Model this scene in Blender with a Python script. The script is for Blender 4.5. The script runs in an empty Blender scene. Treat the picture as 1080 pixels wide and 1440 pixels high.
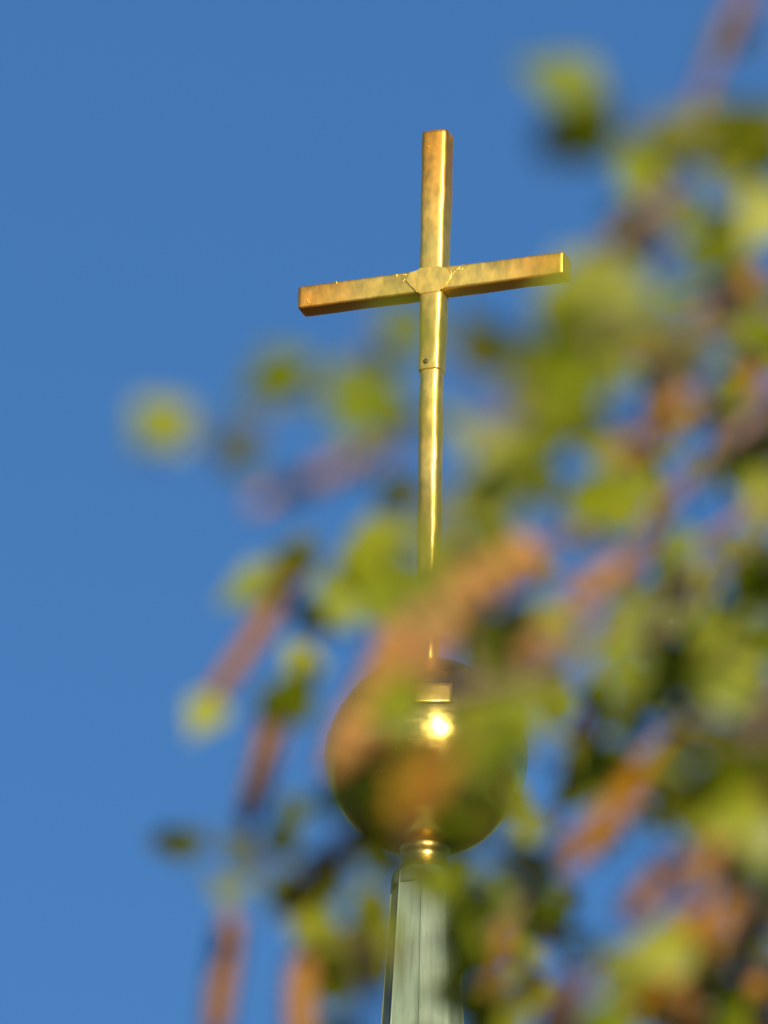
import bpy, bmesh, math, random
from mathutils import Vector, Matrix, noise

S = bpy.context.scene
COL = S.collection
R = math.radians
rnd = random.Random(11)

# ------------------------------------------------------------------ camera
PITCH, ROLL = R(23.0), 0.0160
FOC = 19600.0                       # focal length in photo pixels (1080 x 1440)
EYE = Vector((0, 0, 1.6))
f_ = Vector((0, math.cos(PITCH), math.sin(PITCH)))
r0 = Vector((1, 0, 0)); u0 = Vector((0, -math.sin(PITCH), math.cos(PITCH)))
r_ = r0 * math.cos(ROLL) + u0 * math.sin(ROLL)
u_ = u0 * math.cos(ROLL) - r0 * math.sin(ROLL)
cam = bpy.data.cameras.new("camera")
co = bpy.data.objects.new("camera", cam); COL.objects.link(co)
m = Matrix((r_, u_, -f_)).transposed().to_4x4(); m.translation = EYE
co.matrix_world = m
cam.sensor_fit = 'VERTICAL'; cam.sensor_height = 24.0; cam.sensor_width = 18.0
cam.lens = 24.0 * FOC / 1440.0
cam.clip_start = 0.05; cam.clip_end = 6000
cam.dof.use_dof = True; cam.dof.focus_distance = 50.0
cam.dof.aperture_fstop = (cam.lens / 1000) / 0.0152
S.camera = co

# ------------------------------------------------------------------ light
SUN = Vector((0.226, -0.945, 0.232)).normalized()
elev = math.asin(SUN.z); rot = math.atan2(SUN.x, SUN.y)
W = bpy.data.worlds.new("World"); S.world = W; W.use_nodes = True
nt = W.node_tree; nt.nodes.clear()
sky = nt.nodes.new('ShaderNodeTexSky'); sky.sky_type = 'NISHITA'
sky.sun_disc = False; sky.sun_elevation = elev; sky.sun_rotation = rot
sky.altitude = 200; sky.air_density = 1.2; sky.dust_density = 0.8; sky.ozone_density = 7.4
bg = nt.nodes.new('ShaderNodeBackground'); bg.inputs['Strength'].default_value = 0.0725
wo = nt.nodes.new('ShaderNodeOutputWorld')
nt.links.new(sky.outputs[0], bg.inputs[0]); nt.links.new(bg.outputs[0], wo.inputs[0])
sl = bpy.data.lights.new("sun", 'SUN'); sl.energy = 5.0; sl.angle = R(0.5); sl.color = (1.0, 0.88, 0.70)
so = bpy.data.objects.new("sun", sl); COL.objects.link(so)
so.rotation_euler = SUN.to_track_quat('Z', 'Y').to_euler()
so.location = SUN * 60 + Vector((0, 20, 10))
S.view_settings.view_transform = 'Standard'; S.view_settings.look = 'None'
S.view_settings.exposure = 0.70; S.view_settings.gamma = 1.0
S.view_settings.use_curve_mapping = False
S.cycles.use_denoising = True
S.cycles.max_bounces = 8; S.cycles.caustics_reflective = False

# ------------------------------------------------------------------ helpers
def at(px, py, d):
    return EYE + f_ * d + r_ * ((px - 540) * d / FOC) + u_ * ((720 - py) * d / FOC)

def to_px(p):
    q = p - EYE; d = q.dot(f_)
    if d <= 0.05: return None
    return 540 + q.dot(r_) / d * FOC, 720 - q.dot(u_) / d * FOC, d

def empty(name, loc, label=None, cat=None, group=None):
    o = bpy.data.objects.new(name, None); COL.objects.link(o); o.location = loc
    o.empty_display_size = 0.2
    if label: o['label'] = label
    if cat: o['category'] = cat
    if group: o['group'] = group
    return o

def link(name, me, mat, parent=None, smooth=True):
    """mesh given in world coordinates, hung under its parent without moving"""
    o = bpy.data.objects.new(name, me); COL.objects.link(o)
    if mat and not me.materials: me.materials.append(mat)
    if smooth:
        for p in me.polygons: p.use_smooth = True
    if parent:
        o.parent = parent
        o.matrix_parent_inverse = Matrix.Translation(-world_loc(parent))
    return o

def world_loc(o):
    v = Vector(o.location)
    return v if o.type == 'EMPTY' else Vector((0, 0, 0))

def mesh(name, vs, fs):
    me = bpy.data.meshes.new(name); me.from_pydata(vs, [], fs); me.update(); return me

class MB:
    def __init__(s): s.v = []; s.f = []
    def add(s, vs, fs):
        k = len(s.v); s.v += [tuple(v) for v in vs]; s.f += [tuple(i + k for i in f) for f in fs]
    def tube(s, pts, rads, n=8):
        k = len(s.v); pts = [Vector(p) for p in pts]; side = None
        for i, p in enumerate(pts):
            t = (pts[min(i + 1, len(pts) - 1)] - pts[max(i - 1, 0)])
            t = t.normalized() if t.length > 1e-9 else Vector((0, 0, 1))
            if side is None:
                side = t.cross(Vector((0.3, 0.2, 1))).normalized()
            side = (side - t * side.dot(t)).normalized(); b = t.cross(side)
            for j in range(n):
                a = 2 * math.pi * j / n
                s.v.append(tuple(p + (side * math.cos(a) + b * math.sin(a)) * rads[i]))
        for i in range(len(pts) - 1):
            for j in range(n):
                s.f.append((k + i * n + j, k + i * n + (j + 1) % n, k + (i + 1) * n + (j + 1) % n, k + (i + 1) * n + j))
        s.f.append(tuple(k + j for j in reversed(range(n))))
        e = k + (len(pts) - 1) * n; s.f.append(tuple(e + j for j in range(n)))
    def mesh(s, name): return mesh(name, s.v, s.f)

def spline(pts, per=6):
    out = []; P = [Vector(p) for p in pts]; n = len(P)
    for i in range(n - 1):
        a = P[max(i - 1, 0)]; b = P[i]; c = P[i + 1]; d = P[min(i + 2, n - 1)]
        for k in range(per):
            t = k / per
            out.append(0.5 * (2 * b + (c - a) * t + (2 * a - 5 * b + 4 * c - d) * t * t + (3 * b - a - 3 * c + d) * t ** 3))
    out.append(P[-1]); return out

class Mat:
    """small node-graph builder"""
    def __init__(s, name):
        s.m = bpy.data.materials.new(name); s.m.use_nodes = True
        s.t = s.m.node_tree; s.b = s.t.nodes['Principled BSDF']
    def n(s, kind, **kw):
        x = s.t.nodes.new(kind)
        for k, v in kw.items():
            if k in x.inputs: x.inputs[k].default_value = v
            else: setattr(x, k, v)
        return x
    def l(s, a, b): s.t.links.new(a, b)
    def noise(s, scale, detail=4, vec=None, rough=0.55):
        x = s.n('ShaderNodeTexNoise'); x.inputs['Scale'].default_value = scale
        x.inputs['Detail'].default_value = detail; x.inputs['Roughness'].default_value = rough
        if vec: s.l(vec, x.inputs['Vector'])
        return x.outputs['Fac']
    def coord(s, scale=(1, 1, 1)):
        c = s.n('ShaderNodeTexCoord'); mp = s.n('ShaderNodeMapping'); mp.inputs['Scale'].default_value = scale
        s.l(c.outputs['Object'], mp.inputs['Vector']); return mp.outputs['Vector']
    def ramp(s, fac, stops):
        r = s.n('ShaderNodeValToRGB'); e = r.color_ramp.elements
        while len(e) < len(stops): e.new(0.5)
        for q, (p, c) in zip(e, stops):
            q.position = p; q.color = (c if len(c) == 4 else (*c, 1)) if not isinstance(c, (int, float)) else (c, c, c, 1)
        s.l(fac, r.inputs['Fac']); return r.outputs['Color']
    def bump(s, h, strength, dist):
        b = s.n('ShaderNodeBump'); b.inputs['Strength'].default_value = strength; b.inputs['Distance'].default_value = dist
        s.l(h, b.inputs['Height']); s.l(b.outputs['Normal'], s.b.inputs['Normal'])
    def set(s, **kw):
        for k, v in kw.items(): s.b.inputs[k.replace('_', ' ')].default_value = v

def gold(name, rough=0.3, streak=(6, 6, 1.2), ends=False, bump=0.12, coat=None):
    g = Mat(name); g.set(Metallic=1.0)
    v = g.coord(streak)
    n1 = g.noise(2.0, 4, v)
    col = g.ramp(n1, [(0.25, (0.93, 0.63, 0.135)), (0.5, (0.96, 0.68, 0.155)), (0.75, (0.98, 0.72, 0.18))])
    if ends:                                          # the old gilding has gone orange towards the tips of the cross
        d = g.n('ShaderNodeVectorMath', operation='DISTANCE'); c = g.n('ShaderNodeTexCoord')
        g.l(c.outputs['Object'], d.inputs[0]); d.inputs[1].default_value = tuple(X0 + Vector((0, 0, -0.02)))
        a = g.n('ShaderNodeMath', operation='MULTIPLY_ADD'); g.l(g.noise(5, 4, g.coord()), a.inputs[0]); a.inputs[1].default_value = 0.26
        g.l(d.outputs['Value'], a.inputs[2])
        z = g.n('ShaderNodeSeparateXYZ'); g.l(c.outputs['Object'], z.inputs[0])
        up_ = g.n('ShaderNodeMath', operation='GREATER_THAN'); g.l(z.outputs['Z'], up_.inputs[0]); up_.inputs[1].default_value = X0.z - 0.25
        f = g.ramp(a.outputs[0], [(0.32, 0.0), (0.64, 0.9)])
        w = g.n('ShaderNodeMath', operation='MULTIPLY'); g.l(f, w.inputs[0]); g.l(up_.outputs[0], w.inputs[1])
        mo = g.n('ShaderNodeMix', data_type='RGBA'); g.l(w.outputs[0], mo.inputs['Factor']); g.l(col, mo.inputs['A']); mo.inputs['B'].default_value = (0.95, 0.42, 0.06, 1)
        col = mo.outputs['Result']
    fine = g.noise(40, 6, g.coord((1, 1, 0.35)))
    spots = g.ramp(fine, [(0.22, (0.45, 0.26, 0.06)), (0.29, (1, 1, 1))])
    mx = g.n('ShaderNodeMix', data_type='RGBA', blend_type='MULTIPLY'); mx.inputs['Factor'].default_value = 0.7
    g.l(col, mx.inputs['A']); g.l(spots, mx.inputs['B']); g.l(mx.outputs['Result'], g.b.inputs['Base Color'])
    rr = g.ramp(g.noise(10, 5, v), [(0.3, rough - 0.05), (0.7, rough + 0.07)])
    g.l(rr, g.b.inputs['Roughness'])
    g.bump(g.noise(22, 5, g.coord((1, 1, 0.45))), bump, 0.006)
    if coat:                                          # burnished spots of the same metal over the dull sheet
        p2 = g.n('ShaderNodeBsdfPrincipled'); p2.inputs['Metallic'].default_value = 1.0; p2.inputs['Roughness'].default_value = coat
        g.l(mx.outputs['Result'], p2.inputs['Base Color']); g.l(g.b.inputs['Normal'].links[0].from_socket, p2.inputs['Normal'])
        sh = g.n('ShaderNodeMixShader'); g.l(g.ramp(g.noise(7, 5, v), [(0.35, 0.12), (0.65, 0.42)]), sh.inputs[0])
        g.l(g.b.outputs[0], sh.inputs[1]); g.l(p2.outputs[0], sh.inputs[2]); g.l(sh.outputs[0], g.t.nodes['Material Output'].inputs['Surface'])
    return g.m


g = Mat('patina_copper'); g.set(Metallic=0.0, Roughness=0.62)
v = g.coord((7, 7, 1.2)); n1 = g.noise(2.4, 6, v)
c1 = g.ramp(n1, [(0.28, (0.14, 0.185, 0.115)), (0.45, (0.18, 0.24, 0.155)), (0.7, (0.22, 0.285, 0.195))])
st = g.ramp(g.noise(5, 5, g.coord((16, 16, 0.35))), [(0.34, (0.55, 0.50, 0.36)), (0.52, (1, 1, 1))])
mx = g.n('ShaderNodeMix', data_type='RGBA', blend_type='MULTIPLY'); mx.inputs['Factor'].default_value = 0.45
g.l(c1, mx.inputs['A']); g.l(st, mx.inputs['B']); g.l(mx.outputs['Result'], g.b.inputs['Base Color'])
g.bump(g.noise(8, 5, g.coord()), 0.3, 0.01); M_PATINA = g.m

g = Mat('screw_iron'); g.set(Metallic=0.7, Roughness=0.6)
g.l(g.ramp(g.noise(120, 3, g.coord()), [(0.3, (0.03, 0.025, 0.02)), (0.7, (0.10, 0.08, 0.05))]), g.b.inputs['Base Color']); M_IRON = g.m

g = Mat('birch_leaf'); geo = g.n('ShaderNodeNewGeometry')
leafcol = g.ramp(geo.outputs['Random Per Island'], [(0.0, (0.16, 0.20, 0.004)), (0.45, (0.22, 0.26, 0.006)), (0.8, (0.30, 0.32, 0.014)), (1.0, (0.38, 0.375, 0.035))])
nn = g.ramp(g.noise(220, 4, g.coord()), [(0.3, (0.75, 0.78, 0.7)), (0.7, (1.1, 1.1, 1.0))])
mx = g.n('ShaderNodeMix', data_type='RGBA', blend_type='MULTIPLY'); mx.inputs['Factor'].default_value = 1.0
g.l(leafcol, mx.inputs['A']); g.l(nn, mx.inputs['B'])
g.l(mx.outputs['Result'], g.b.inputs['Base Color']); g.set(Roughness=0.42)
tr = g.n('ShaderNodeBsdfTranslucent'); g.l(mx.outputs['Result'], tr.inputs['Color'])
ms = g.n('ShaderNodeMixShader'); ms.inputs[0].default_value = 0.45
out = g.t.nodes['Material Output']
g.l(g.b.outputs[0], ms.inputs[1]); g.l(tr.outputs[0], ms.inputs[2]); g.l(ms.outputs[0], out.inputs['Surface']); M_LEAF = g.m

g = Mat('birch_catkin'); g.set(Roughness=0.8, Specular_IOR_Level=0.12)
oi = g.n('ShaderNodeObjectInfo')
base = g.ramp(oi.outputs['Random'], [(0.0, (0.27, 0.122, 0.004)), (0.5, (0.29, 0.142, 0.018)), (1.0, (0.33, 0.185, 0.075))])
pat = g.ramp(g.noise(38, 3), [(0.35, (0.45, 0.42, 0.35)), (0.65, (1.15, 1.1, 1.0))])
mx = g.n('ShaderNodeMix', data_type='RGBA', blend_type='MULTIPLY'); mx.inputs['Factor'].default_value = 0.9
g.l(base, mx.inputs['A']); g.l(pat, mx.inputs['B']); g.l(mx.outputs['Result'], g.b.inputs['Base Color']); M_CATKIN = g.m

g = Mat('birch_twig'); g.set(Roughness=0.7)
g.l(g.ramp(g.noise(60, 4, g.coord()), [(0.3, (0.10, 0.055, 0.045)), (0.7, (0.19, 0.11, 0.095))]), g.b.inputs['Base Color']); M_TWIG = g.m

g = Mat('birch_bark'); g.set(Roughness=0.85)
nb = g.noise(5, 6, g.coord((3, 3, 14)))
g.l(g.ramp(nb, [(0.36, (0.035, 0.03, 0.028)), (0.44, (0.50, 0.47, 0.43)), (0.7, (0.66, 0.63, 0.58))]), g.b.inputs['Base Color'])
g.bump(nb, 0.5, 0.01); M_BARK = g.m

g = Mat('meadow_ground'); g.set(Roughness=0.95)
gn = g.noise(0.08, 8, g.coord())
g.l(g.ramp(gn, [(0.3, (0.036, 0.028, 0.010)), (0.55, (0.060, 0.042, 0.016)), (0.75, (0.090, 0.056, 0.024))]), g.b.inputs['Base Color']); M_GROUND = g.m

g = Mat('rendered_wall'); g.set(Roughness=0.9)
g.l(g.ramp(g.noise(1.5, 7, g.coord()), [(0.3, (0.42, 0.38, 0.30)), (0.7, (0.56, 0.52, 0.43))]), g.b.inputs['Base Color'])
g.bump(g.noise(30, 5, g.coord()), 0.3, 0.01); M_WALL = g.m
g = Mat('louvre_wood'); g.set(Roughness=0.8)
g.l(g.ramp(g.noise(8, 4, g.coord()), [(0.3, (0.03, 0.022, 0.015)), (0.7, (0.07, 0.05, 0.035))]), g.b.inputs['Base Color']); M_WOOD = g.m

# ------------------------------------------------------------------ ground
k = 3000; N = 24; vs = []; fs = []
for j in range(N + 1):
    for i in range(N + 1):
        x = (i / N * 2 - 1); y = (j / N * 2 - 1)
        x = math.copysign(abs(x) ** 2.5, x) * k; y = math.copysign(abs(y) ** 2.5, y) * k
        vs.append((x, y, 0.0))
for j in range(N):
    for i in range(N):
        a = j * (N + 1) + i; fs.append((a, a + 1, a + N + 2, a + N + 1))
ground = link('ground', mesh('ground', vs, fs), M_GROUND); ground['kind'] = 'structure'

# ------------------------------------------------------------------ spire axis
X0 = at(609, 400, 50.0)                               # the crossing of the two beams
PXM = FOC / 50.0                                      # photo pixels per metre up there
ZP = 1.0 / (PXM * math.cos(PITCH))                    # metres of height per photo pixel
def zpx(y): return X0.z - (y - 400) * ZP              # height on the axis seen at photo row y
AX = Vector((X0.x, X0.y, 0))
TH = R(20.2)
B = Vector((math.cos(TH), -math.sin(TH), 0))          # along the crossbar, right end nearer
D = Vector((math.sin(TH), math.cos(TH), 0))           # away from the viewer
Z = Vector((0, 0, 1))

M_GOLD = gold('gilded_sheet', 0.50, streak=(3.5, 3.5, 2.0), ends=True, bump=0.10, coat=0.28)
M_BALL = gold('gilded_ball', 0.215, (1.5, 1.5, 3))
M_NECK = gold('gilded_neck', 0.30, (3, 3, 3))

def rrect(w, h, r, n=5):
    pts = []
    for cx, cy, a0 in ((w / 2 - r, h / 2 - r, 0), (-w / 2 + r, h / 2 - r, 90), (-w / 2 + r, -h / 2 + r, 180), (w / 2 - r, -h / 2 + r, 270)):
        for i in range(n + 1):
            a = R(a0 + 90 * i / n); pts.append((cx + r * math.cos(a), cy + r * math.sin(a)))
    # extra points along each flat side so that dents can show
    out = []
    for i, p in enumerate(pts):
        q = pts[(i + 1) % len(pts)]; out.append(p)
        L = math.hypot(q[0] - p[0], q[1] - p[1])
        if L > r * 1.5:
            for t in range(1, 7): out.append((p[0] + (q[0] - p[0]) * t / 7, p[1] + (q[1] - p[1]) * t / 7))
    return out

def beam(name, o, ax, e1, e2, length_fn, s0, s1, w_fn, h_fn, rad, seed, dent=0.0012, step=0.012):
    """sheet-metal box beam from s0 to s1 along ax, closed ends with soft rims"""
    n = max(2, int((s1 - s0) / step)); rings = []
    ss = [s0 + (s1 - s0) * i / n for i in range(n + 1)]
    for i, s in enumerate(ss):
        ring = []
        for (x, y) in rrect(w_fn(s), h_fn(s), rad):
            p = o + length_fn(s) + ax * s + e1 * x + e2 * y
            q = Vector((p.x * 1 + seed, p.y, p.z))
            d = 0.003 * max(0.0, 1 - (2 * (x / w_fn(s) if abs(y) / h_fn(s) > abs(x) / w_fn(s) else y / h_fn(s))) ** 2)
            d += noise.noise(q * 7) * dent * 1.6 + noise.noise(q * 19) * dent * 0.7 + noise.noise(q * 45) * dent * 0.25
            nrm = (e1 * x + e2 * y).normalized()
            ring.append(p + nrm * d)
        rings.append(ring)
    vs = []; fs = []; c = len(rings[0])
    def inset(ring, k, off):
        m_ = sum(ring, Vector()) / c
        return [m_ + (p - m_) * k + ax * off for p in ring]
    rings = [inset(rings[0], 0.5, -0.0025), inset(rings[0], 0.93, -0.0025)] + rings + [inset(rings[-1], 0.93, 0.0025), inset(rings[-1], 0.5, 0.0025)]
    for r in rings: vs += [tuple(p) for p in r]
    for i in range(len(rings) - 1):
        for j in range(c):
            fs.append((i * c + j, i * c + (j + 1) % c, (i + 1) * c + (j + 1) % c, (i + 1) * c + j))
    fs.append(tuple(reversed(range(c)))); e = (len(rings) - 1) * c; fs.append(tuple(e + j for j in range(c)))
    return mesh(name, vs, fs)

BALL_Z = zpx(1061); BALL_R = 0.3590
cross = empty('cross', (AX.x, AX.y, zpx(1219)), 'gilded sheet metal cross standing on a round golden ball above the green spire', 'cross')
no = lambda s: Vector((0, 0, 0))
SEAM = zpx(523)
uw = lambda s: min(0.0880, 0.0755 + 0.036 * (s - SEAM)) + 0.012 * max(0, s - X0.z)
up = beam('upright', AX, Z, B, D, lambda s: B * (0.012 * (s - SEAM)), SEAM, zpx(189), uw, uw, 0.015, 1.0, 0.0016)
upright = link('upright', up, M_GOLD, cross)
lo = beam('lower_shaft', AX, Z, B, D, no, BALL_Z + BALL_R * 0.9, SEAM + 0.002, lambda s: 0.0740 - 0.004 * (SEAM - s), lambda s: 0.0740 - 0.004 * (SEAM - s), 0.018, 5.0, 0.0026)
link('lower_shaft', lo, M_GOLD, cross)
HL = 0.502
for sg in (-1, 1):
    arm = beam('cross_arm', Vector((AX.x, AX.y, X0.z)) + B * 0.004, B * sg, Z if sg > 0 else -Z, D, no, 0.043, HL, lambda s: 0.087, lambda s: 0.086, 0.008, 9.0 + sg, 0.0013)
    link('cross_arm', arm, M_GOLD, cross)

# overlapping joint sheet with pointed ears, soldered on the front of the crossing
poly = [(-38, 47), (38, 47), (43, 38), (62, 36), (84, 8), (72, -20), (50, -38), (37, -52), (-37, -52), (-50, -38), (-72, -20), (-90, 6), (-74, 36), (-43, 38)]
FR = Vector((AX.x, AX.y, X0.z)) - D * 0.0502 + B * 0.004
bm = bmesh.new()                                      # sits slightly askew, its upper left edge standing proud
def pt(x, z, d): return FR + (B * x + Z * z - D * (z * 0.03 - x * 0.03)) * 0.001 + D * d
fv = [bm.verts.new(pt(x, z, 0)) for x, z in poly]
bv = [bm.verts.new(pt(x, z, 0.014)) for x, z in poly]
bm.faces.new(fv); bm.faces.new(list(reversed(bv)))
for i in range(len(poly)):
    j = (i + 1) % len(poly); bm.faces.new((fv[j], fv[i], bv[i], bv[j]))
bmesh.ops.bevel(bm, geom=[e for e in bm.edges if all(v in fv for v in e.verts)], offset=0.0022, segments=2, affect='EDGES')
bmesh.ops.recalc_face_normals(bm, faces=bm.faces[:])
me = bpy.data.meshes.new('joint_sheet'); bm.to_mesh(me); bm.free()
joint = link('joint_sheet', me, M_GOLD, cross, smooth=False)
def bead(pts, rads, n, parent, name):
    b_ = MB(); b_.tube(pts, rads, n); link(name, b_.mesh(name), M_GOLD, parent)
for chain in ([(-74, 36), (-90, 6), (-70, -22), (-48, -45)], [(66, 36), (86, 10), (70, -22), (48, -45)]):
    pts = spline([FR + B * (x * .00096) + Z * (z * .001) + D * 0.003 for x, z in chain], 6)
    bead([p + Vector((rnd.uniform(-1, 1), 0, rnd.uniform(-1, 1))) * 0.0005 for p in pts], [rnd.uniform(0.0017, 0.0027) for _ in pts], 6, joint, 'solder_bead')
for cx, cz, n in ((-92, 20, 2), (-100, 12, 2), (92, 20, 3), (106, 16, 3), (118, 12, 2)):
    for _ in range(n):                                # runs of solder beside the joint
        x = cx + rnd.uniform(-6, 6); z = cz + rnd.uniform(-14, 10)
        a = FR + B * (x * .001) + Z * (z * .001) + D * 0.0050; e_ = a + B * rnd.uniform(-.008, .008) + Z * rnd.uniform(-.024, .024)
        bead([a, a.lerp(e_, .5) + B * rnd.uniform(-.002, .002), e_], [0.0012, rnd.uniform(0.0014, 0.0026), 0.0008], 6, joint, 'solder_run')

# small overlap strap with its screw at the foot of the upper sleeve
st = beam('sleeve_strap', AX, Z, B, D, no, SEAM - 0.004, SEAM + 0.047, lambda s: 0.0800, lambda s: 0.0800, 0.014, 3.0, 0.0012, 0.006)
strap = link('sleeve_strap', st, M_GOLD, cross)
sc = MB()
c0 = Vector((AX.x, AX.y, SEAM + 0.024)) - D * 0.0428 - B * 0.008
vs = []; fs = []
for k_, (rr, off) in enumerate(((0.0105, 0.003), (0.0105, -0.001), (0.007, -0.004), (0.0, -0.0045))):
    for j in range(12):
        a = 2 * math.pi * j / 12; vs.append(c0 + (B * math.cos(a) + Z * math.sin(a)) * rr + D * off)
for i in range(3):
    for j in range(12): fs.append((i * 12 + j, i * 12 + (j + 1) % 12, (i + 1) * 12 + (j + 1) % 12, (i + 1) * 12 + j))
sc.add(vs, fs); link('screw', sc.mesh('screw'), M_IRON, strap)
# dented bits and spatters of solder on the arms
for x, z in ((-0.36, 0.034), (-0.47, -0.02), (-0.465, -0.03), (-0.13, 0.03)):
    a = FR + B * x + Z * z + D * 0.0050
    bead([a, a + Z * 0.004 + B * 0.002, a + Z * 0.009 + B * 0.004], [0.0014, 0.0026, 0.0012], 6, upright, 'solder_spot')
a = FR + D * 0.001 + Z * 0.52 - B * 0.012
bead([a, a + Z * 0.006], [0.004, 0.002], 6, upright, 'solder_spot')

# ball
def lathe(name, prof, n=96, jitter=0.0, off=(0, 0)):
    vs = []; fs = []
    for (rr, z) in prof:
        for j in range(n):
            a = 2 * math.pi * j / n
            d = Vector((math.cos(a), math.sin(a), 0)); p = AX + d * rr + Z * z
            if jitter: p += d * noise.noise(p * 4) * jitter + d * noise.noise(p * 11) * jitter * 0.3
            vs.append(tuple(p + Vector((off[0], off[1], 0))))
    for i in range(len(prof) - 1):
        for j in range(n):
            fs.append((i * n + j, i * n + (j + 1) % n, (i + 1) * n + (j + 1) % n, (i + 1) * n + j))
    fs.append(tuple(reversed(range(n)))); e = (len(prof) - 1) * n; fs.append(tuple(e + j for j in range(n)))
    return mesh(name, vs, fs)
prof = []
for i in range(1, 60):
    t = math.pi * i / 60; rr = BALL_R * math.sin(t); z = BALL_Z - BALL_R * math.cos(t)
    prof.append((rr, z))
ball = link('ball', lathe('ball', prof, 128, 0.008), M_BALL, cross)
# added sheet standing in for a bright reflection on the ball's upper front
vs = []; fs = []; n1, n2 = 10, 6
c_dir = at(608, 970, 50) - at(600, 1061, 50)
for j in range(n2 + 1):
    for i in range(n1 + 1):
        px = 581 + 55 * i / n1; py = 956 + 27 * j / n2
        x = (px - 600) / PXM; y = (1061 - py) / PXM
        zz = math.sqrt(max(0, (BALL_R + 0.006) ** 2 - x * x - y * y))
        q = x * r_ + y * u_ - f_ * zz
        # nearly flat sheet: pull the middle in a little
        q = q - f_ * 0.002 * (1 - (2 * i / n1 - 1) ** 2)
        vs.append(tuple(AX + Z * BALL_Z + q))
k = len(vs)
for p in list(vs): vs.append(tuple(Vector(p) + f_ * 0.008))
w_ = n1 + 1
for j in range(n2):
    for i in range(n1):
        a = j * w_ + i; fs.append((a, a + w_, a + w_ + 1, a + 1)); fs.append((k + a, k + a + 1, k + a + w_ + 1, k + a + w_))
rim = [i for i in range(w_)] + [j * w_ + n1 for j in range(1, n2 + 1)] + [n2 * w_ + i for i in reversed(range(n1))] + [j * w_ for j in reversed(range(1, n2))]
for i in range(len(rim)):
    a, b = rim[i], rim[(i + 1) % len(rim)]; fs.append((a, b, k + b, k + a))
link('reflection_sheet', mesh('reflection_sheet', vs, fs), M_GOLD, ball)

# neck between ball and spire
zb, zt = zpx(1225), BALL_Z - BALL_R * 0.90
h = zt - zb
np_ = [(0.098, zb - 0.02), (0.100, zb + 0.002), (0.096, zb + h * .10), (0.088, zb + h * .22), (0.082, zb + h * .34), (0.079, zb + h * .46), (0.079, zb + h * .54), (0.082, zb + h * .62), (0.087, zb + h * .68), (0.088, zb + h * .74), (0.090, zb + h * .82), (0.104, zb + h * 1.0), (0.118, zb + h * 1.12)]
link('neck', lathe('neck', np_, 64, 0.001), M_NECK, cross)

# ------------------------------------------------------------------ steeple
steeple = empty('church_steeple', (AX.x, AX.y, 0), 'church steeple with a slender octagonal spire of weathered green copper under the golden ball', 'steeple')
def spire_r(z):
    d = zb - z
    return 0.113 + 0.055 * d + (0.016 * max(0, d - 0.8) ** 2 if d < 6 else 0.433 + 0.17 * (d - 6))
ROT = R(-90 - 49.5)
zs = [zb + 0.004 - i * 0.05 for i in range(30)] + [zb - 1.5 - i * 0.35 for i in range(1, 24)]
BOT = zs[-1]
vs = []; fs = []
SUB = 5
for z in zs:
    rr = spire_r(z)
    ring = [AX + Vector((math.cos(ROT + k_ * math.pi / 4), math.sin(ROT + k_ * math.pi / 4), 0)) * rr + Z * z for k_ in range(8)]
    for k_ in range(8):
        for q in range(SUB):
            p = ring[k_].lerp(ring[(k_ + 1) % 8], q / SUB)
            if q: p += Vector((noise.noise(p * 6), noise.noise(p * 6 + Vector((9, 0, 0))), 0)) * 0.0035
            vs.append(tuple(p))
c = 8 * SUB
for i in range(len(zs) - 1):
    for j in range(c): fs.append((i * c + j, (i + 1) * c + j, (i + 1) * c + (j + 1) % c, i * c + (j + 1) % c))
fs.append(tuple(range(c))); fs.append(tuple(reversed([(len(zs) - 1) * c + j for j in range(c)])))
spire = link('spire', mesh('spire', vs, fs), M_PATINA, steeple, smooth=False)
for k_ in range(8):                                   # a rolled seam down every arris
    tb = MB(); a = ROT + k_ * math.pi / 4; d = Vector((math.cos(a), math.sin(a), 0))
    tb.tube([AX + d * (spire_r(z) - 0.0005 + 0.0010 * noise.noise(Vector((z * 3, k_, 0)))) + Z * z for z in zs], [0.0035] * len(zs), 8)
    link('ridge_seam', tb.mesh('ridge_seam'), M_PATINA, spire)
fl = [(0.108, zb - 0.05), (0.1165, zb - 0.048), (0.1135, zb - 0.02), (0.112, zb + 0.004), (0.107, zb + 0.010), (0.099, zb + 0.008)]
link('flashing', lathe('flashing', fl, 64, 0.003), M_PATINA, spire)
# tower under the spire
TW = spire_r(BOT) * 0.94
bm = bmesh.new(); bmesh.ops.create_cube(bm, size=1)
for v_ in bm.verts: v_.co = Vector((AX.x + v_.co.x * 2 * TW, AX.y + v_.co.y * 2 * TW, (v_.co.z + 0.5) * (BOT - 0.15)))
bmesh.ops.bevel(bm, geom=bm.edges[:], offset=0.03, segments=2, affect='EDGES')
me = bpy.data.meshes.new('tower'); bm.to_mesh(me); bm.free(); link('tower', me, M_WALL, steeple, smooth=False)
bm = bmesh.new(); bmesh.ops.create_cube(bm, size=1)
for v_ in bm.verts: v_.co = Vector((AX.x + v_.co.x * 2 * (TW + .22), AX.y + v_.co.y * 2 * (TW + .22), BOT - 0.148 + (v_.co.z + 0.5) * 0.144))
bmesh.ops.bevel(bm, geom=bm.edges[:], offset=0.03, segments=2, affect='EDGES')
me = bpy.data.meshes.new('cornice'); bm.to_mesh(me); bm.free(); link('cornice', me, M_WALL, steeple, smooth=False)
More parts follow.
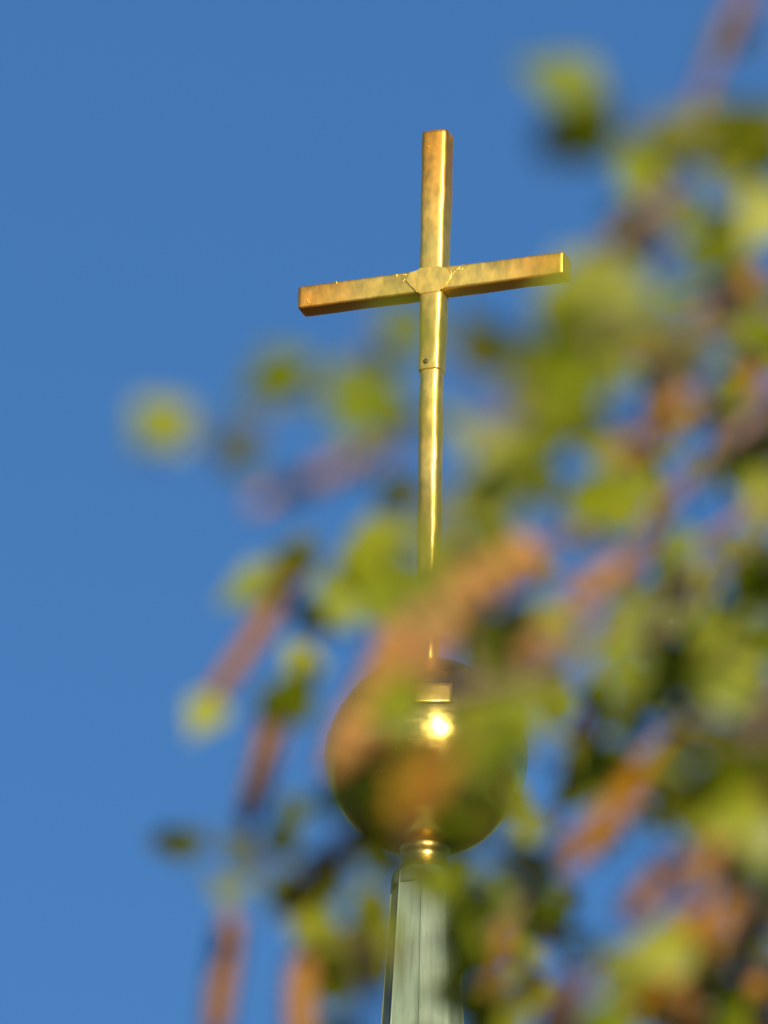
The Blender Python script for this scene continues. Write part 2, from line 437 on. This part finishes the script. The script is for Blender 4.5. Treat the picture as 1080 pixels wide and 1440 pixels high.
for sx, sy in ((0, -1), (1, 0), (-1, 0), (0, 1)):
    lv = MB(); nrm = Vector((sx, sy, 0)); tan = Vector((-sy, sx, 0)); ctr = AX + nrm * (TW + 0.02) + Z * (BOT - 2.2)
    for q in range(14):
        z = -0.9 + q * 0.13
        a = ctr + Z * z
        e = [a - tan * .5, a + tan * .5, a + tan * .5 + Z * .10 - nrm * .06, a - tan * .5 + Z * .10 - nrm * .06]
        lv.add(e + [p + nrm * 0.02 for p in e], [(0, 1, 2, 3), (7, 6, 5, 4), (0, 4, 5, 1), (1, 5, 6, 2), (2, 6, 7, 3), (3, 7, 4, 0)])
    link('belfry_louvre', lv.mesh('belfry_louvre'), M_WOOD, steeple, smooth=False)

# ------------------------------------------------------------------ birch tree in front
TRUNK = Vector((1.75, 6.3, 0))
tree = empty('birch_tree', TRUNK, 'birch tree with blurred yellow green leaves and hanging brown catkins in front of the spire', 'tree')

def leaf_geo(mb, base, direc, normal, L, wid=0.72, curl=0.15):
    """one toothed birch leaf on a thin stalk, folded along its midrib"""
    d = direc.normalized(); n = (normal - d * normal.dot(d)).normalized(); s = d.cross(n)
    st = L * 0.22
    prof = [(0.0, 0.06), (0.10, 0.30), (0.2, 0.46), (0.32, 0.50), (0.46, 0.44), (0.6, 0.34), (0.74, 0.22), (0.88, 0.09), (1.0, 0.0)]
    mid = []; lf = []; rt = []
    for i, (t, w) in enumerate(prof):
        p = base + d * (st + t * L) - n * (curl * L * t * t)
        w2 = w * wid * L * (1 + (0.06 if i % 2 else -0.04)); fold = 0.18 * w2
        mid.append(p); lf.append(p + s * w2 + n * fold); rt.append(p - s * w2 + n * fold)
    vs = mid + lf + rt; k = len(prof); fs = []
    for i in range(k - 1):
        fs.append((i, i + 1, k + i + 1, k + i)); fs.append((i + 1, i, 2 * k + i, 2 * k + i + 1))
    # stalk shares the first midrib point so that leaf and stalk stay one piece
    j = len(vs); q = L * 0.018
    vs += [base + s * q, base - s * q]
    fs.append((0, j, j + 1))
    mb.add(vs, fs)

def catkin_mesh(seed):
    """scaly hanging catkin, 1 long along -Z, about 0.15 wide"""
    rr = random.Random(seed); rows = 44; n = 18; vs = []; fs = []
    for i in range(rows + 1):
        t = i / rows
        env = 0.072 * (min(1, t * 7 + 0.25) ** 0.6) * (1 - max(0, t - 0.72) ** 2 * 7)
        for j in range(n):
            a = 2 * math.pi * j / n
            sc_ = math.sin(t * 26 * math.pi / 2 * 1.0 + (j % 3) * 2.1) * math.cos(a * 6 + (i % 2) * 1.6)
            r = env * (1 + 0.20 * sc_ + rr.uniform(-0.09, 0.09))
            bend = 0.035 * math.sin(t * 2.6 + seed)
            vs.append((r * math.cos(a) + bend, r * math.sin(a), -0.06 - t * 0.94))
    for i in range(rows):
        for j in range(n): fs.append((i * n + j, (i + 1) * n + j, (i + 1) * n + (j + 1) % n, i * n + (j + 1) % n))
    fs.append(tuple(range(n))); fs.append(tuple(reversed([rows * n + j for j in range(n)])))
    k = len(vs); b0 = 0.035 * math.sin(seed)
    for z in (0.0, -0.07):
        for j in range(5):
            a = 2 * math.pi * j / 5; vs.append((b0 * (1 if z else .6) + 0.014 * math.cos(a), 0.014 * math.sin(a), z))
    for j in range(5): fs.append((k + j, k + 5 + j, k + 5 + (j + 1) % 5, k + (j + 1) % 5))
    me = mesh('catkin', vs, fs); me.materials.append(M_CATKIN)
    for p in me.polygons: p.use_smooth = True
    return me
CATKINS = [catkin_mesh(s) for s in (1, 2, 3, 4)]

# the twigs that hang into the view: points seen at (photo x, photo y, distance)
TWIGS = [
    [(1150, -150, 4.0), (1050, -20, 3.9), (1003, 90, 3.85), (955, 220, 3.8), (925, 330, 3.75), (880, 440, 3.7), (800, 540, 3.7), (690, 590, 3.7), (590, 590, 3.65), (500, 570, 3.6), (400, 560, 3.6), (330, 620, 3.55), (250, 600, 3.5)],
    [(1180, 120, 3.8), (1060, 205, 3.7), (950, 195, 3.6), (870, 180, 3.55), (800, 150, 3.5)],
    [(1180, 200, 4.8), (1070, 310, 4.75), (1000, 420, 4.7), (950, 520, 4.7), (890, 620, 4.7), (840, 720, 4.7), (770, 770, 4.7), (690, 780, 4.7), (600, 770, 4.75), (540, 770, 4.8), (480, 820, 4.85), (425, 790, 4.9), (370, 815, 4.9)],
    [(1180, 480, 4.7), (1060, 590, 4.6), (980, 660, 4.6), (920, 730, 4.6), (890, 800, 4.6), (850, 880, 4.6), (780, 930, 4.55), (700, 960, 4.5), (600, 990, 4.5), (530, 1080, 4.55), (490, 1170, 4.6), (430, 1240, 4.7), (350, 1220, 4.8), (320, 1290, 4.8)],
    [(1190, 700, 5.2), (1070, 820, 5.1), (1000, 900, 5.0), (960, 1000, 5.0), (900, 1100, 5.0), (840, 1150, 5.0), (760, 1210, 5.0), (720, 1290, 5.0), (640, 1330, 5.0), (560, 1340, 5.0), (480, 1320, 4.95), (430, 1320, 4.9)],
    [(1190, 900, 4.5), (1070, 1030, 4.4), (1030, 1130, 4.4), (980, 1230, 4.4), (900, 1330, 4.4), (820, 1400, 4.4), (760, 1490, 4.4)],
    [(1190, 1150, 5.7), (1080, 1260, 5.6), (1020, 1340, 5.6), (950, 1420, 5.6), (900, 1510, 5.6)],
    [(1190, 560, 6.4), (1040, 720, 6.3), (900, 790, 6.3), (760, 810, 6.3), (600, 800, 6.2), (480, 850, 6.2), (445, 900, 5.6), (410, 990, 5.1), (385, 1080, 5.0), (340, 1180, 5.2), (250, 1185, 5.3)],
    [(1190, 380, 6.8), (1000, 640, 6.7), (930, 700, 6.7), (880, 860, 6.7), (820, 1000, 6.7), (790, 1120, 6.7), (790, 1260, 6.7), (740, 1370, 6.7)],
    [(1190, 330, 3.5), (1060, 420, 3.4), (940, 470, 3.35), (830, 480, 3.3), (740, 530, 3.3), (690, 620, 3.3), (640, 700, 3.3), (610, 780, 3.3), (570, 850, 3.3)],
    [(1190, 620, 3.6), (1060, 740, 3.5), (930, 860, 3.45), (820, 930, 3.4), (720, 960, 3.4), (650, 1040, 3.4), (600, 1100, 3.4), (520, 1130, 3.45)],
]
# leaves: photo x, y, size in photo px, tone (b toward the sun, m oblique, d edge-on / from below), twig number
LEAVES = [
    (228, 598, 94, 'b', 0), (392, 530, 78, 'm', 0), (505, 560, 100, 'b', 0), (480, 520, 60, 'm', 0), (545, 575, 74, 'b', 0), (470, 590, 60, 'm', 0), (535, 520, 60, 'm', 0), (335, 640, 62, 'd', 0), (330, 610, 40, 'd', 0), (560, 455, 70, 'm', 0), (690, 490, 96, 'd', 0), (640, 590, 60, 'm', 0),
    (830, 400, 96, 'm', 0), (800, 475, 80, 'm', 0), (790, 560, 110, 'd', 0), (775, 610, 80, 'd', 0), (740, 660, 84, 'm', 0), (685, 708, 96, 'b', 0), (555, 590, 60, 'd', 0), (880, 490, 70, 'b', 0), (945, 310, 50, 'm', 0),
    (797, 115, 92, 'b', 1), (815, 188, 104, 'd', 1), (800, 150, 80, 'm', 1), (945, 195, 74, 'm', 1), (1040, 185, 110, 'd', 1), (1070, 215, 80, 'd', 1), (1000, 165, 40, 'm', 1),
    (1072, 300, 84, 'b', 2), (1020, 322, 60, 'd', 2), (965, 300, 48, 'm', 2), (1000, 405, 60, 'm', 2), (960, 495, 60, 'd', 2), (855, 635, 56, 'b', 2), (838, 700, 74, 'm', 2), (1060, 430, 60, 'm', 2), (1065, 620, 64, 'd', 2), (1040, 590, 40, 'd', 2),
    (560, 690, 62, 'd', 2), (520, 785, 74, 'm', 2), (555, 750, 70, 'm', 2), (620, 800, 76, 'm', 2), (690, 760, 70, 'm', 2), (480, 838, 80, 'b', 2), (440, 865, 62, 'd', 2), (415, 785, 60, 'd', 2), (360, 822, 72, 'b', 2), (290, 1002, 58, 'b', 2), (430, 775, 40, 'd', 2),
    (780, 860, 60, 'm', 3), (890, 862, 64, 'b', 3), (675, 890, 80, 'd', 3), (690, 955, 90, 'd', 3), (692, 1040, 92, 'b', 3), (660, 1010, 66, 'm', 3), (560, 985, 84, 'm', 3), (500, 1105, 74, 'd', 3), (470, 1130, 50, 'm', 3), (640, 1100, 92, 'd', 3), (580, 1100, 80, 'd', 3), (690, 1120, 60, 'd', 3), (330, 1250, 66, 'm', 3), (340, 1195, 50, 'd', 3), (300, 1230, 40, 'm', 3),
    (562, 1215, 52, 'd', 3), (645, 1180, 50, 'd', 3), (530, 1205, 50, 'm', 3), (665, 1235, 44, 'm', 3), (455, 1215, 60, 'd', 3), (400, 1250, 54, 'm', 3), (470, 1250, 66, 'm', 3), (530, 1180, 60, 'd', 3),
    (1010, 880, 92, 'b', 4), (1060, 815, 84, 'd', 4), (950, 825, 62, 'm', 4), (960, 930, 84, 'd', 4), (1000, 960, 100, 'd', 4), (1055, 900, 70, 'm', 4), (940, 955, 60, 'd', 4), (1050, 1060, 92, 'd', 4), (845, 1075, 80, 'd', 4), (820, 1110, 50, 'm', 4), (745, 1220, 72, 'b', 4), (780, 1300, 52, 'd', 4), (720, 1290, 66, 'm', 4), (632, 1320, 50, 'm', 4), (645, 1375, 50, 'd', 4), (440, 1300, 72, 'm', 4), (485, 1340, 90, 'd', 4), (525, 1290, 54, 'd', 4), (470, 1390, 64, 'd', 4),
    (970, 1130, 90, 'd', 5), (1020, 1100, 90, 'd', 5), (1050, 1180, 94, 'b', 5), (1040, 1150, 80, 'm', 5), (1060, 1225, 64, 'd', 5), (1000, 1190, 70, 'm', 5), (880, 1362, 84, 'b', 5), (862, 1440, 80, 'b', 5), (935, 1335, 74, 'm', 5), (1000, 1040, 70, 'd', 5), (950, 1060, 50, 'm', 5), (820, 1330, 50, 'd', 5),
    (1050, 1335, 92, 'm', 6), (1065, 1400, 80, 'd', 6), (1010, 1390, 66, 'd', 6), (960, 1400, 60, 'm', 6), (1060, 1290, 60, 'd', 6), (940, 1440, 70, 'd', 6), (1020, 1440, 70, 'm', 6),
    (425, 930, 62, 'b', 7), (405, 985, 76, 'd', 7), (380, 1000, 40, 'd', 7), (410, 1140, 44, 'm', 7), (395, 1185, 56, 'd', 7), (250, 1185, 58, 'd', 7), (225, 1190, 34, 'd', 7), (500, 800, 40, 'm', 7), (940, 800, 50, 'm', 7),
    (932, 715, 36, 'd', 8), (915, 680, 42, 'm', 8), (985, 650, 40, 'm', 8), (870, 870, 40, 'd', 8), (840, 980, 44, 'd', 8), (770, 960, 50, 'd', 8), (780, 1000, 40, 'd', 8), (800, 1040, 40, 'm', 8), (760, 1310, 40, 'm', 8), (730, 1350, 44, 'm', 8), (800, 1260, 36, 'd', 8), (745, 1395, 50, 'm', 8), (690, 1405, 54, 'm', 8),
    (815, 400, 84, 'm', 9), (845, 440, 70, 'm', 9), (880, 400, 60, 'b', 9), (800, 520, 90, 'm', 9), (760, 590, 80, 'm', 9), (700, 640, 74, 'b', 9), (700, 690, 84, 'b', 9), (672, 735, 70, 'm', 9), (680, 740, 70, 'm', 9), (600, 790, 74, 'm', 9), (618, 735, 50, 'm', 9), (590, 830, 60, 'm', 9), (930, 440, 60, 'm', 9), (1000, 470, 60, 'm', 9), (565, 700, 60, 'd', 9), (585, 470, 60, 'm', 9),
    (700, 900, 70, 'd', 10), (720, 1000, 70, 'm', 10), (690, 1050, 90, 'b', 10), (650, 1090, 76, 'd', 10), (560, 990, 64, 'm', 10), (520, 1110, 66, 'm', 10), (575, 1110, 66, 'd', 10), (800, 900, 50, 'm', 10), (870, 930, 60, 'm', 10), (690, 1150, 60, 'd', 10),
    (808, 384, 60, 'b', 9), (628, 1310, 50, 'm', 4), (640, 1385, 74, 'm', 4), (655, 1270, 50, 'm', 4), (660, 1345, 70, 'm', 4), (675, 1420, 70, 'd', 4),
]
# catkins: top x, y, bottom x, y, width in photo px, twig
CATS = [
    (560, 628, 350, 712, 46, 0), (985, 545, 860, 650, 48, 0), (915, 280, 840, 365, 26, 0), (1068, -20, 1000, 80, 20, 0),
    (1060, 360, 1000, 480, 60, 2), (425, 783, 280, 1010, 44, 2), (1075, 520, 985, 600, 50, 2), (960, 480, 890, 505, 46, 2),
    (765, 752, 555, 905, 104, 3), (565, 860, 468, 1095, 90, 3), (890, 775, 715, 960, 56, 3), (650, 860, 560, 1000, 60, 3), (600, 1040, 510, 1170, 66, 3), (655, 1020, 540, 1165, 84, 10), (510, 1165, 405, 1290, 56, 3), (316, 1275, 312, 1470, 58, 3),
    (430, 1320, 430, 1480, 62, 4), (720, 1300, 680, 1440, 40, 4),
    (955, 1020, 800, 1225, 60, 5), (1015, 1110, 985, 1260, 56, 5), (965, 1200, 880, 1300, 58, 5), (995, 1270, 925, 1420, 72, 5), (815, 1370, 765, 1470, 56, 5),
    (1045, 1225, 1000, 1345, 56, 5), (930, 1325, 885, 1445, 54, 5), (1060, 1100, 1030, 1215, 50, 5), (850, 985, 790, 1100, 44, 4),
    (1020, 1330, 960, 1460, 60, 6), (1075, 1370, 1050, 1480, 50, 6),
    (378, 985, 348, 1165, 54, 7),
]

SEEN_LEAF = lambda tone: {
    'b': (SUN * 1.0 + Vector((rnd.uniform(-.35, .35), rnd.uniform(-.2, .2), rnd.uniform(-.15, .35)))),
    'm': (SUN * 0.55 + Vector((rnd.uniform(-.6, .6), -0.15, rnd.choice((-0.55, -.4, 0.6))))),
    'd': Vector((rnd.uniform(-.6, .2), rnd.uniform(-.75, -.3), -0.95)),
}[tone]

FRAME_C = at(700, 800, 4.6)
limb_pts = [TRUNK + Vector((-0.02, -0.02, 3.3)), Vector((1.45, 5.9, 3.75)), Vector((1.0, 5.35, 4.05)), Vector((0.55, 4.75, 4.12)), Vector((0.27, 4.3, 4.0))]
LIMB = spline(limb_pts, 8)
def limb_r(i): return 0.034 * (1 - i / (len(LIMB) - 1)) + 0.006

tw_objs = []; rn2 = random.Random(77)
for ti, tw in enumerate(TWIGS):
    P = [at(*q) for q in tw]
    # run back from the edge of the view to the limb overhead
    start = P[0]; j = min(range(len(LIMB)), key=lambda k_: (LIMB[k_] - start).length + abs(k_ - len(LIMB) * .75) * 0.01)
    j = max(6, min(len(LIMB) - 2, len(LIMB) - 2 - ti * 2)) if ti < 9 else len(LIMB) - 5 - ti % 3
    A = LIMB[j]
    mid1 = A.lerp(start, 0.35) + Vector((0.05, 0, 0.06)); mid2 = A.lerp(start, 0.72) + Vector((0.07, 0, 0.03))
    path = spline([A, mid1, mid2] + P, 6)
    rads = [(0.0024 if ti < 9 else 0.0012) * (1 - i / (len(path) - 1)) + 0.0006 for i in range(len(path))]
    mb = MB(); mb.tube(path, rads, 6)
    lf = MB()
    for p in path[3:-6]:                              # the same twig above and beside the view is in leaf too
        q = to_px(p)
        if q and -150 < q[0] < 1080 + 130 and q[1] > -190: continue
        for _ in range(2):
            leaf_geo(lf, p, Vector((rn2.uniform(-1, 1), rn2.uniform(-.6, .6), rn2.uniform(-1.2, .2))), SUN + Vector((rn2.uniform(-.8, .8), rn2.uniform(-.5, .5), rn2.uniform(-.8, .8))), rn2.uniform(.014, .024), .75, .1)
    tw_objs.append((path, mb, lf, []))

# a clump at the frame edge has further leaves between the ones that can be told apart
fill = random.Random(5)
EDGE = [(0, 990), (100, 930), (200, 880), (300, 900), (400, 800), (500, 660), (600, 640), (700, 580), (800, 480), (900, 520), (1000, 520), (1100, 450), (1200, 440), (1300, 420), (1520, 420)]
HOLES = [(605, 560, 55), (605, 640, 52), (602, 720, 50), (602, 790, 36), (985, 700, 62), (900, 1245, 48), (768, 1085, 42), (660, 640, 46), (940, 800, 30), (850, 420, 30), (700, 1200, 36), (850, 960, 34), (600, 1290, 50), (575, 1400, 52), (590, 1330, 52), (545, 1440, 40), (612, 1010, 50), (608, 968, 44), (605, 1190, 32), (595, 1300, 40)]
def edge(y):
    for (a, ea), (b, eb) in zip(EDGE, EDGE[1:]):
        if a <= y <= b: return ea + (eb - ea) * (y - a) / (b - a)
    return 420
for _ in range(1150):
    x = fill.uniform(430, 1250); y = fill.uniform(20, 1520)
    pr = max(0.0, min(1.0, (x - edge(y)) / 420)) * (0.18 + 0.75 * min(1, max(0, y - 250) / 800))
    if any(math.hypot(x - hx, y - hy) < hr for hx, hy, hr in HOLES): continue
    hide = False
    for (ax_, ay_, bx_, by_, w, _t) in CATS:
        t = max(0, min(1, ((x - ax_) * (bx_ - ax_) + (y - ay_) * (by_ - ay_)) / ((bx_ - ax_) ** 2 + (by_ - ay_) ** 2)))
        if w >= 54 and math.hypot(x - ax_ - t * (bx_ - ax_), y - ay_ - t * (by_ - ay_)) < 42: hide = True
    if hide and fill.random() < 0.85: continue
    if fill.random() > pr + (0.06 if x > edge(y) else 0): continue
    ti = min(range(9), key=lambda k_: min(math.hypot(q[0] - x, q[1] - y) for q in TWIGS[k_]) + fill.uniform(0, 160))
    LEAVES.append((x, y, fill.uniform(34, 74) * (4.6 / TWIGS[ti][3][2]), fill.choice('bbbbmmmd'), ti, fill.uniform(0.05, 0.35)))

for (x, y, size, tone, ti, *back) in LEAVES:
    path, mb, lf, cats = tw_objs[ti]
    # distance of the twig there
    near = min(path, key=lambda p: math.hypot(to_px(p)[0] - x, to_px(p)[1] - y))
    d = to_px(near)[2] + (back[0] if back else rnd.uniform(-0.10, 0.10))
    L = 1.5 * size * d / FOC
    c = at(x, y, d)
    n = SEEN_LEAF(tone)
    dirv = (c - near); dirv = dirv.normalized() if dirv.length > 0.004 else Vector((rnd.uniform(-1, 1), 0, -1)).normalized()
    dirv = (dirv + Vector((-0.25, rnd.uniform(-.3, .3), -0.45)) + Vector((rnd.uniform(-.5, .5), 0, rnd.uniform(-.5, .5)))).normalized()
    dd = (dirv - n.normalized() * dirv.dot(n.normalized())).normalized()
    base = c - dd * (L * 0.6)
    if (base - near).length > 0.006:                  # thin side shoot from the twig to the leaf
        m_ = base.lerp(near, 0.5) + Vector((0, 0, -0.06 * (base - near).length))
        mb.tube(spline([near, m_, base], 4), [0.0006] * 9, 4)
    leaf_geo(lf, base, dd, n, L, rnd.uniform(0.66, 0.82), rnd.uniform(0.02, 0.25))
    if size > 64 and rnd.random() < 0.55:             # a smaller leaf of the same bud
        n2 = n + Vector((rnd.uniform(-.6, .6), rnd.uniform(-.4, .4), rnd.uniform(-.6, .6)))
        d2 = dd + Vector((rnd.uniform(-.9, .9), rnd.uniform(-.3, .3), rnd.uniform(-.7, .7)))
        leaf_geo(lf, base, d2, n2, L * rnd.uniform(0.45, 0.65), 0.7, 0.1)

for ti, (path, mb, lf, cats) in enumerate(tw_objs):
    mine = [c for c in CATS if c[5] == ti]
    spots = []
    for (x0, y0, x1, y1, w, _) in mine:
        near = min(path, key=lambda p: math.hypot(to_px(p)[0] - x0, to_px(p)[1] - y0))
        d = to_px(near)[2]
        a = at(x0, y0, d); b = at(x1, y1, d) + f_ * rnd.uniform(-0.012, 0.012)
        if (a - near).length > 0.004: mb.tube(spline([near, a.lerp(near, .5) + Vector((0, 0, .004)), a], 4), [0.0009] * 9, 5)
        spots.append((a, b, 0.74 * w * d / FOC))
    tw_o = link('hanging_twig', mb.mesh('hanging_twig'), M_TWIG, tree)
    if lf.v: link('foliage', lf.mesh('foliage'), M_LEAF, tw_o)
    for (a, b, w) in spots:
        o = bpy.data.objects.new('catkin', rnd.choice(CATKINS)); COL.objects.link(o)
        L = (b - a).length; q = (a - b).to_track_quat('Z', 'Y')
        k_ = w / 0.155
        o.parent = tw_o
        o.matrix_parent_inverse = Matrix.Identity(4)
        mw = Matrix.LocRotScale(a, q, Vector((k_, k_, L)))
        o.matrix_basis = mw

# trunk, limbs and the rest of the crown beside and above the view
mb = MB()
tp = spline([TRUNK + Vector((0, 0, -0.1)), TRUNK + Vector((0.03, 0.02, 1.2)), TRUNK + Vector((-0.02, 0.0, 2.6)), TRUNK + Vector((0.01, -0.03, 4.2)), TRUNK + Vector((0.05, 0.02, 5.8)), TRUNK + Vector((0.02, 0.05, 7.4))], 8)
tr_ = [0.10 * (1 - i / (len(tp) - 1)) ** 0.8 + 0.012 + 0.05 * max(0, 1 - i / 5) for i in range(len(tp))]
mb.tube([p + Vector((noise.noise(p * 2), noise.noise(p * 2 + Vector((5, 0, 0))), 0)) * 0.02 for p in tp], tr_, 14)
link('trunk', mb.mesh('trunk'), M_BARK, tree)
lm = MB(); lm.tube(LIMB, [limb_r(i) for i in range(len(LIMB))], 8)
link('limb', lm.mesh('limb'), M_TWIG, tree)

def blocked(p):
    """in the picture, or where it would stand between the sun and what the picture shows"""
    q = to_px(p)
    if q and q[0] < 1080 + 260 and q[0] > -300 and -350 < q[1] < 1800: return True
    w = p - FRAME_C; t = w.dot(SUN)
    if t > -0.3 and (w - SUN * t).length < 0.75: return True
    w = p - at(600, 600, 50); t = w.dot(SUN)
    return t > 0 and (w - SUN * t).length < 2.5
cr = random.Random(21)
crown = MB(); tws = MB()
for q in range(16):
    zz = cr.uniform(2.6, 6.6); a = cr.uniform(0, 2 * math.pi); ln = cr.uniform(0.7, 1.7) * (1.15 - zz / 9)
    root = min(tp, key=lambda p: abs(p.z - zz))
    pts = [root]; dv = Vector((math.cos(a), math.sin(a), 0.7))
    for s_ in range(1, 6):
        pts.append(root + Vector((math.cos(a) * ln * s_ / 5, math.sin(a) * ln * s_ / 5, 0.75 * ln * (s_ / 5) * (1.15 - 0.55 * s_ / 5))) + Vector((cr.uniform(-.05, .05), cr.uniform(-.05, .05), cr.uniform(-.04, .04))))
    if any(blocked(p) for p in pts): continue
    pts = spline(pts, 4)
    lm2 = MB(); lm2.tube(pts, [0.030 * (1 - i / (len(pts) - 1)) + 0.004 for i in range(len(pts))], 7)
    link('limb', lm2.mesh('limb'), M_TWIG, tree)
    for _ in range(9):
        p0 = pts[cr.randrange(len(pts) // 3, len(pts))]; hl = cr.uniform(0.4, 1.1); drift = Vector((cr.uniform(-.5, .5), cr.uniform(-.5, .5), 0))
        hang = [p0 + drift * (hl * t) + Vector((0, 0, 0.12 * math.sin(t * 2.6) - hl * t * t)) for t in (0, .2, .4, .6, .8, 1)]
        if any(blocked(p) for p in hang): continue
        hang = spline(hang, 4); tws.tube(hang, [0.003 * (1 - i / len(hang)) + 0.0008 for i in range(len(hang))], 5)
        for p in hang[2:]:
            for _ in range(3):
                v = Vector((cr.uniform(-1, 1), cr.uniform(-1, 1), cr.uniform(-1.2, .2)))
                b_ = p + v * 0.015
                if not blocked(b_):
                    leaf_geo(crown, p, v, Vector((cr.uniform(-1, 1), cr.uniform(-1, 1), cr.uniform(-.3, 1))), cr.uniform(.016, .030), 0.75, 0.1)
tw_all = link('hanging_twig', tws.mesh('hanging_twig'), M_TWIG, tree)
link('crown', crown.mesh('crown'), M_LEAF, tree)
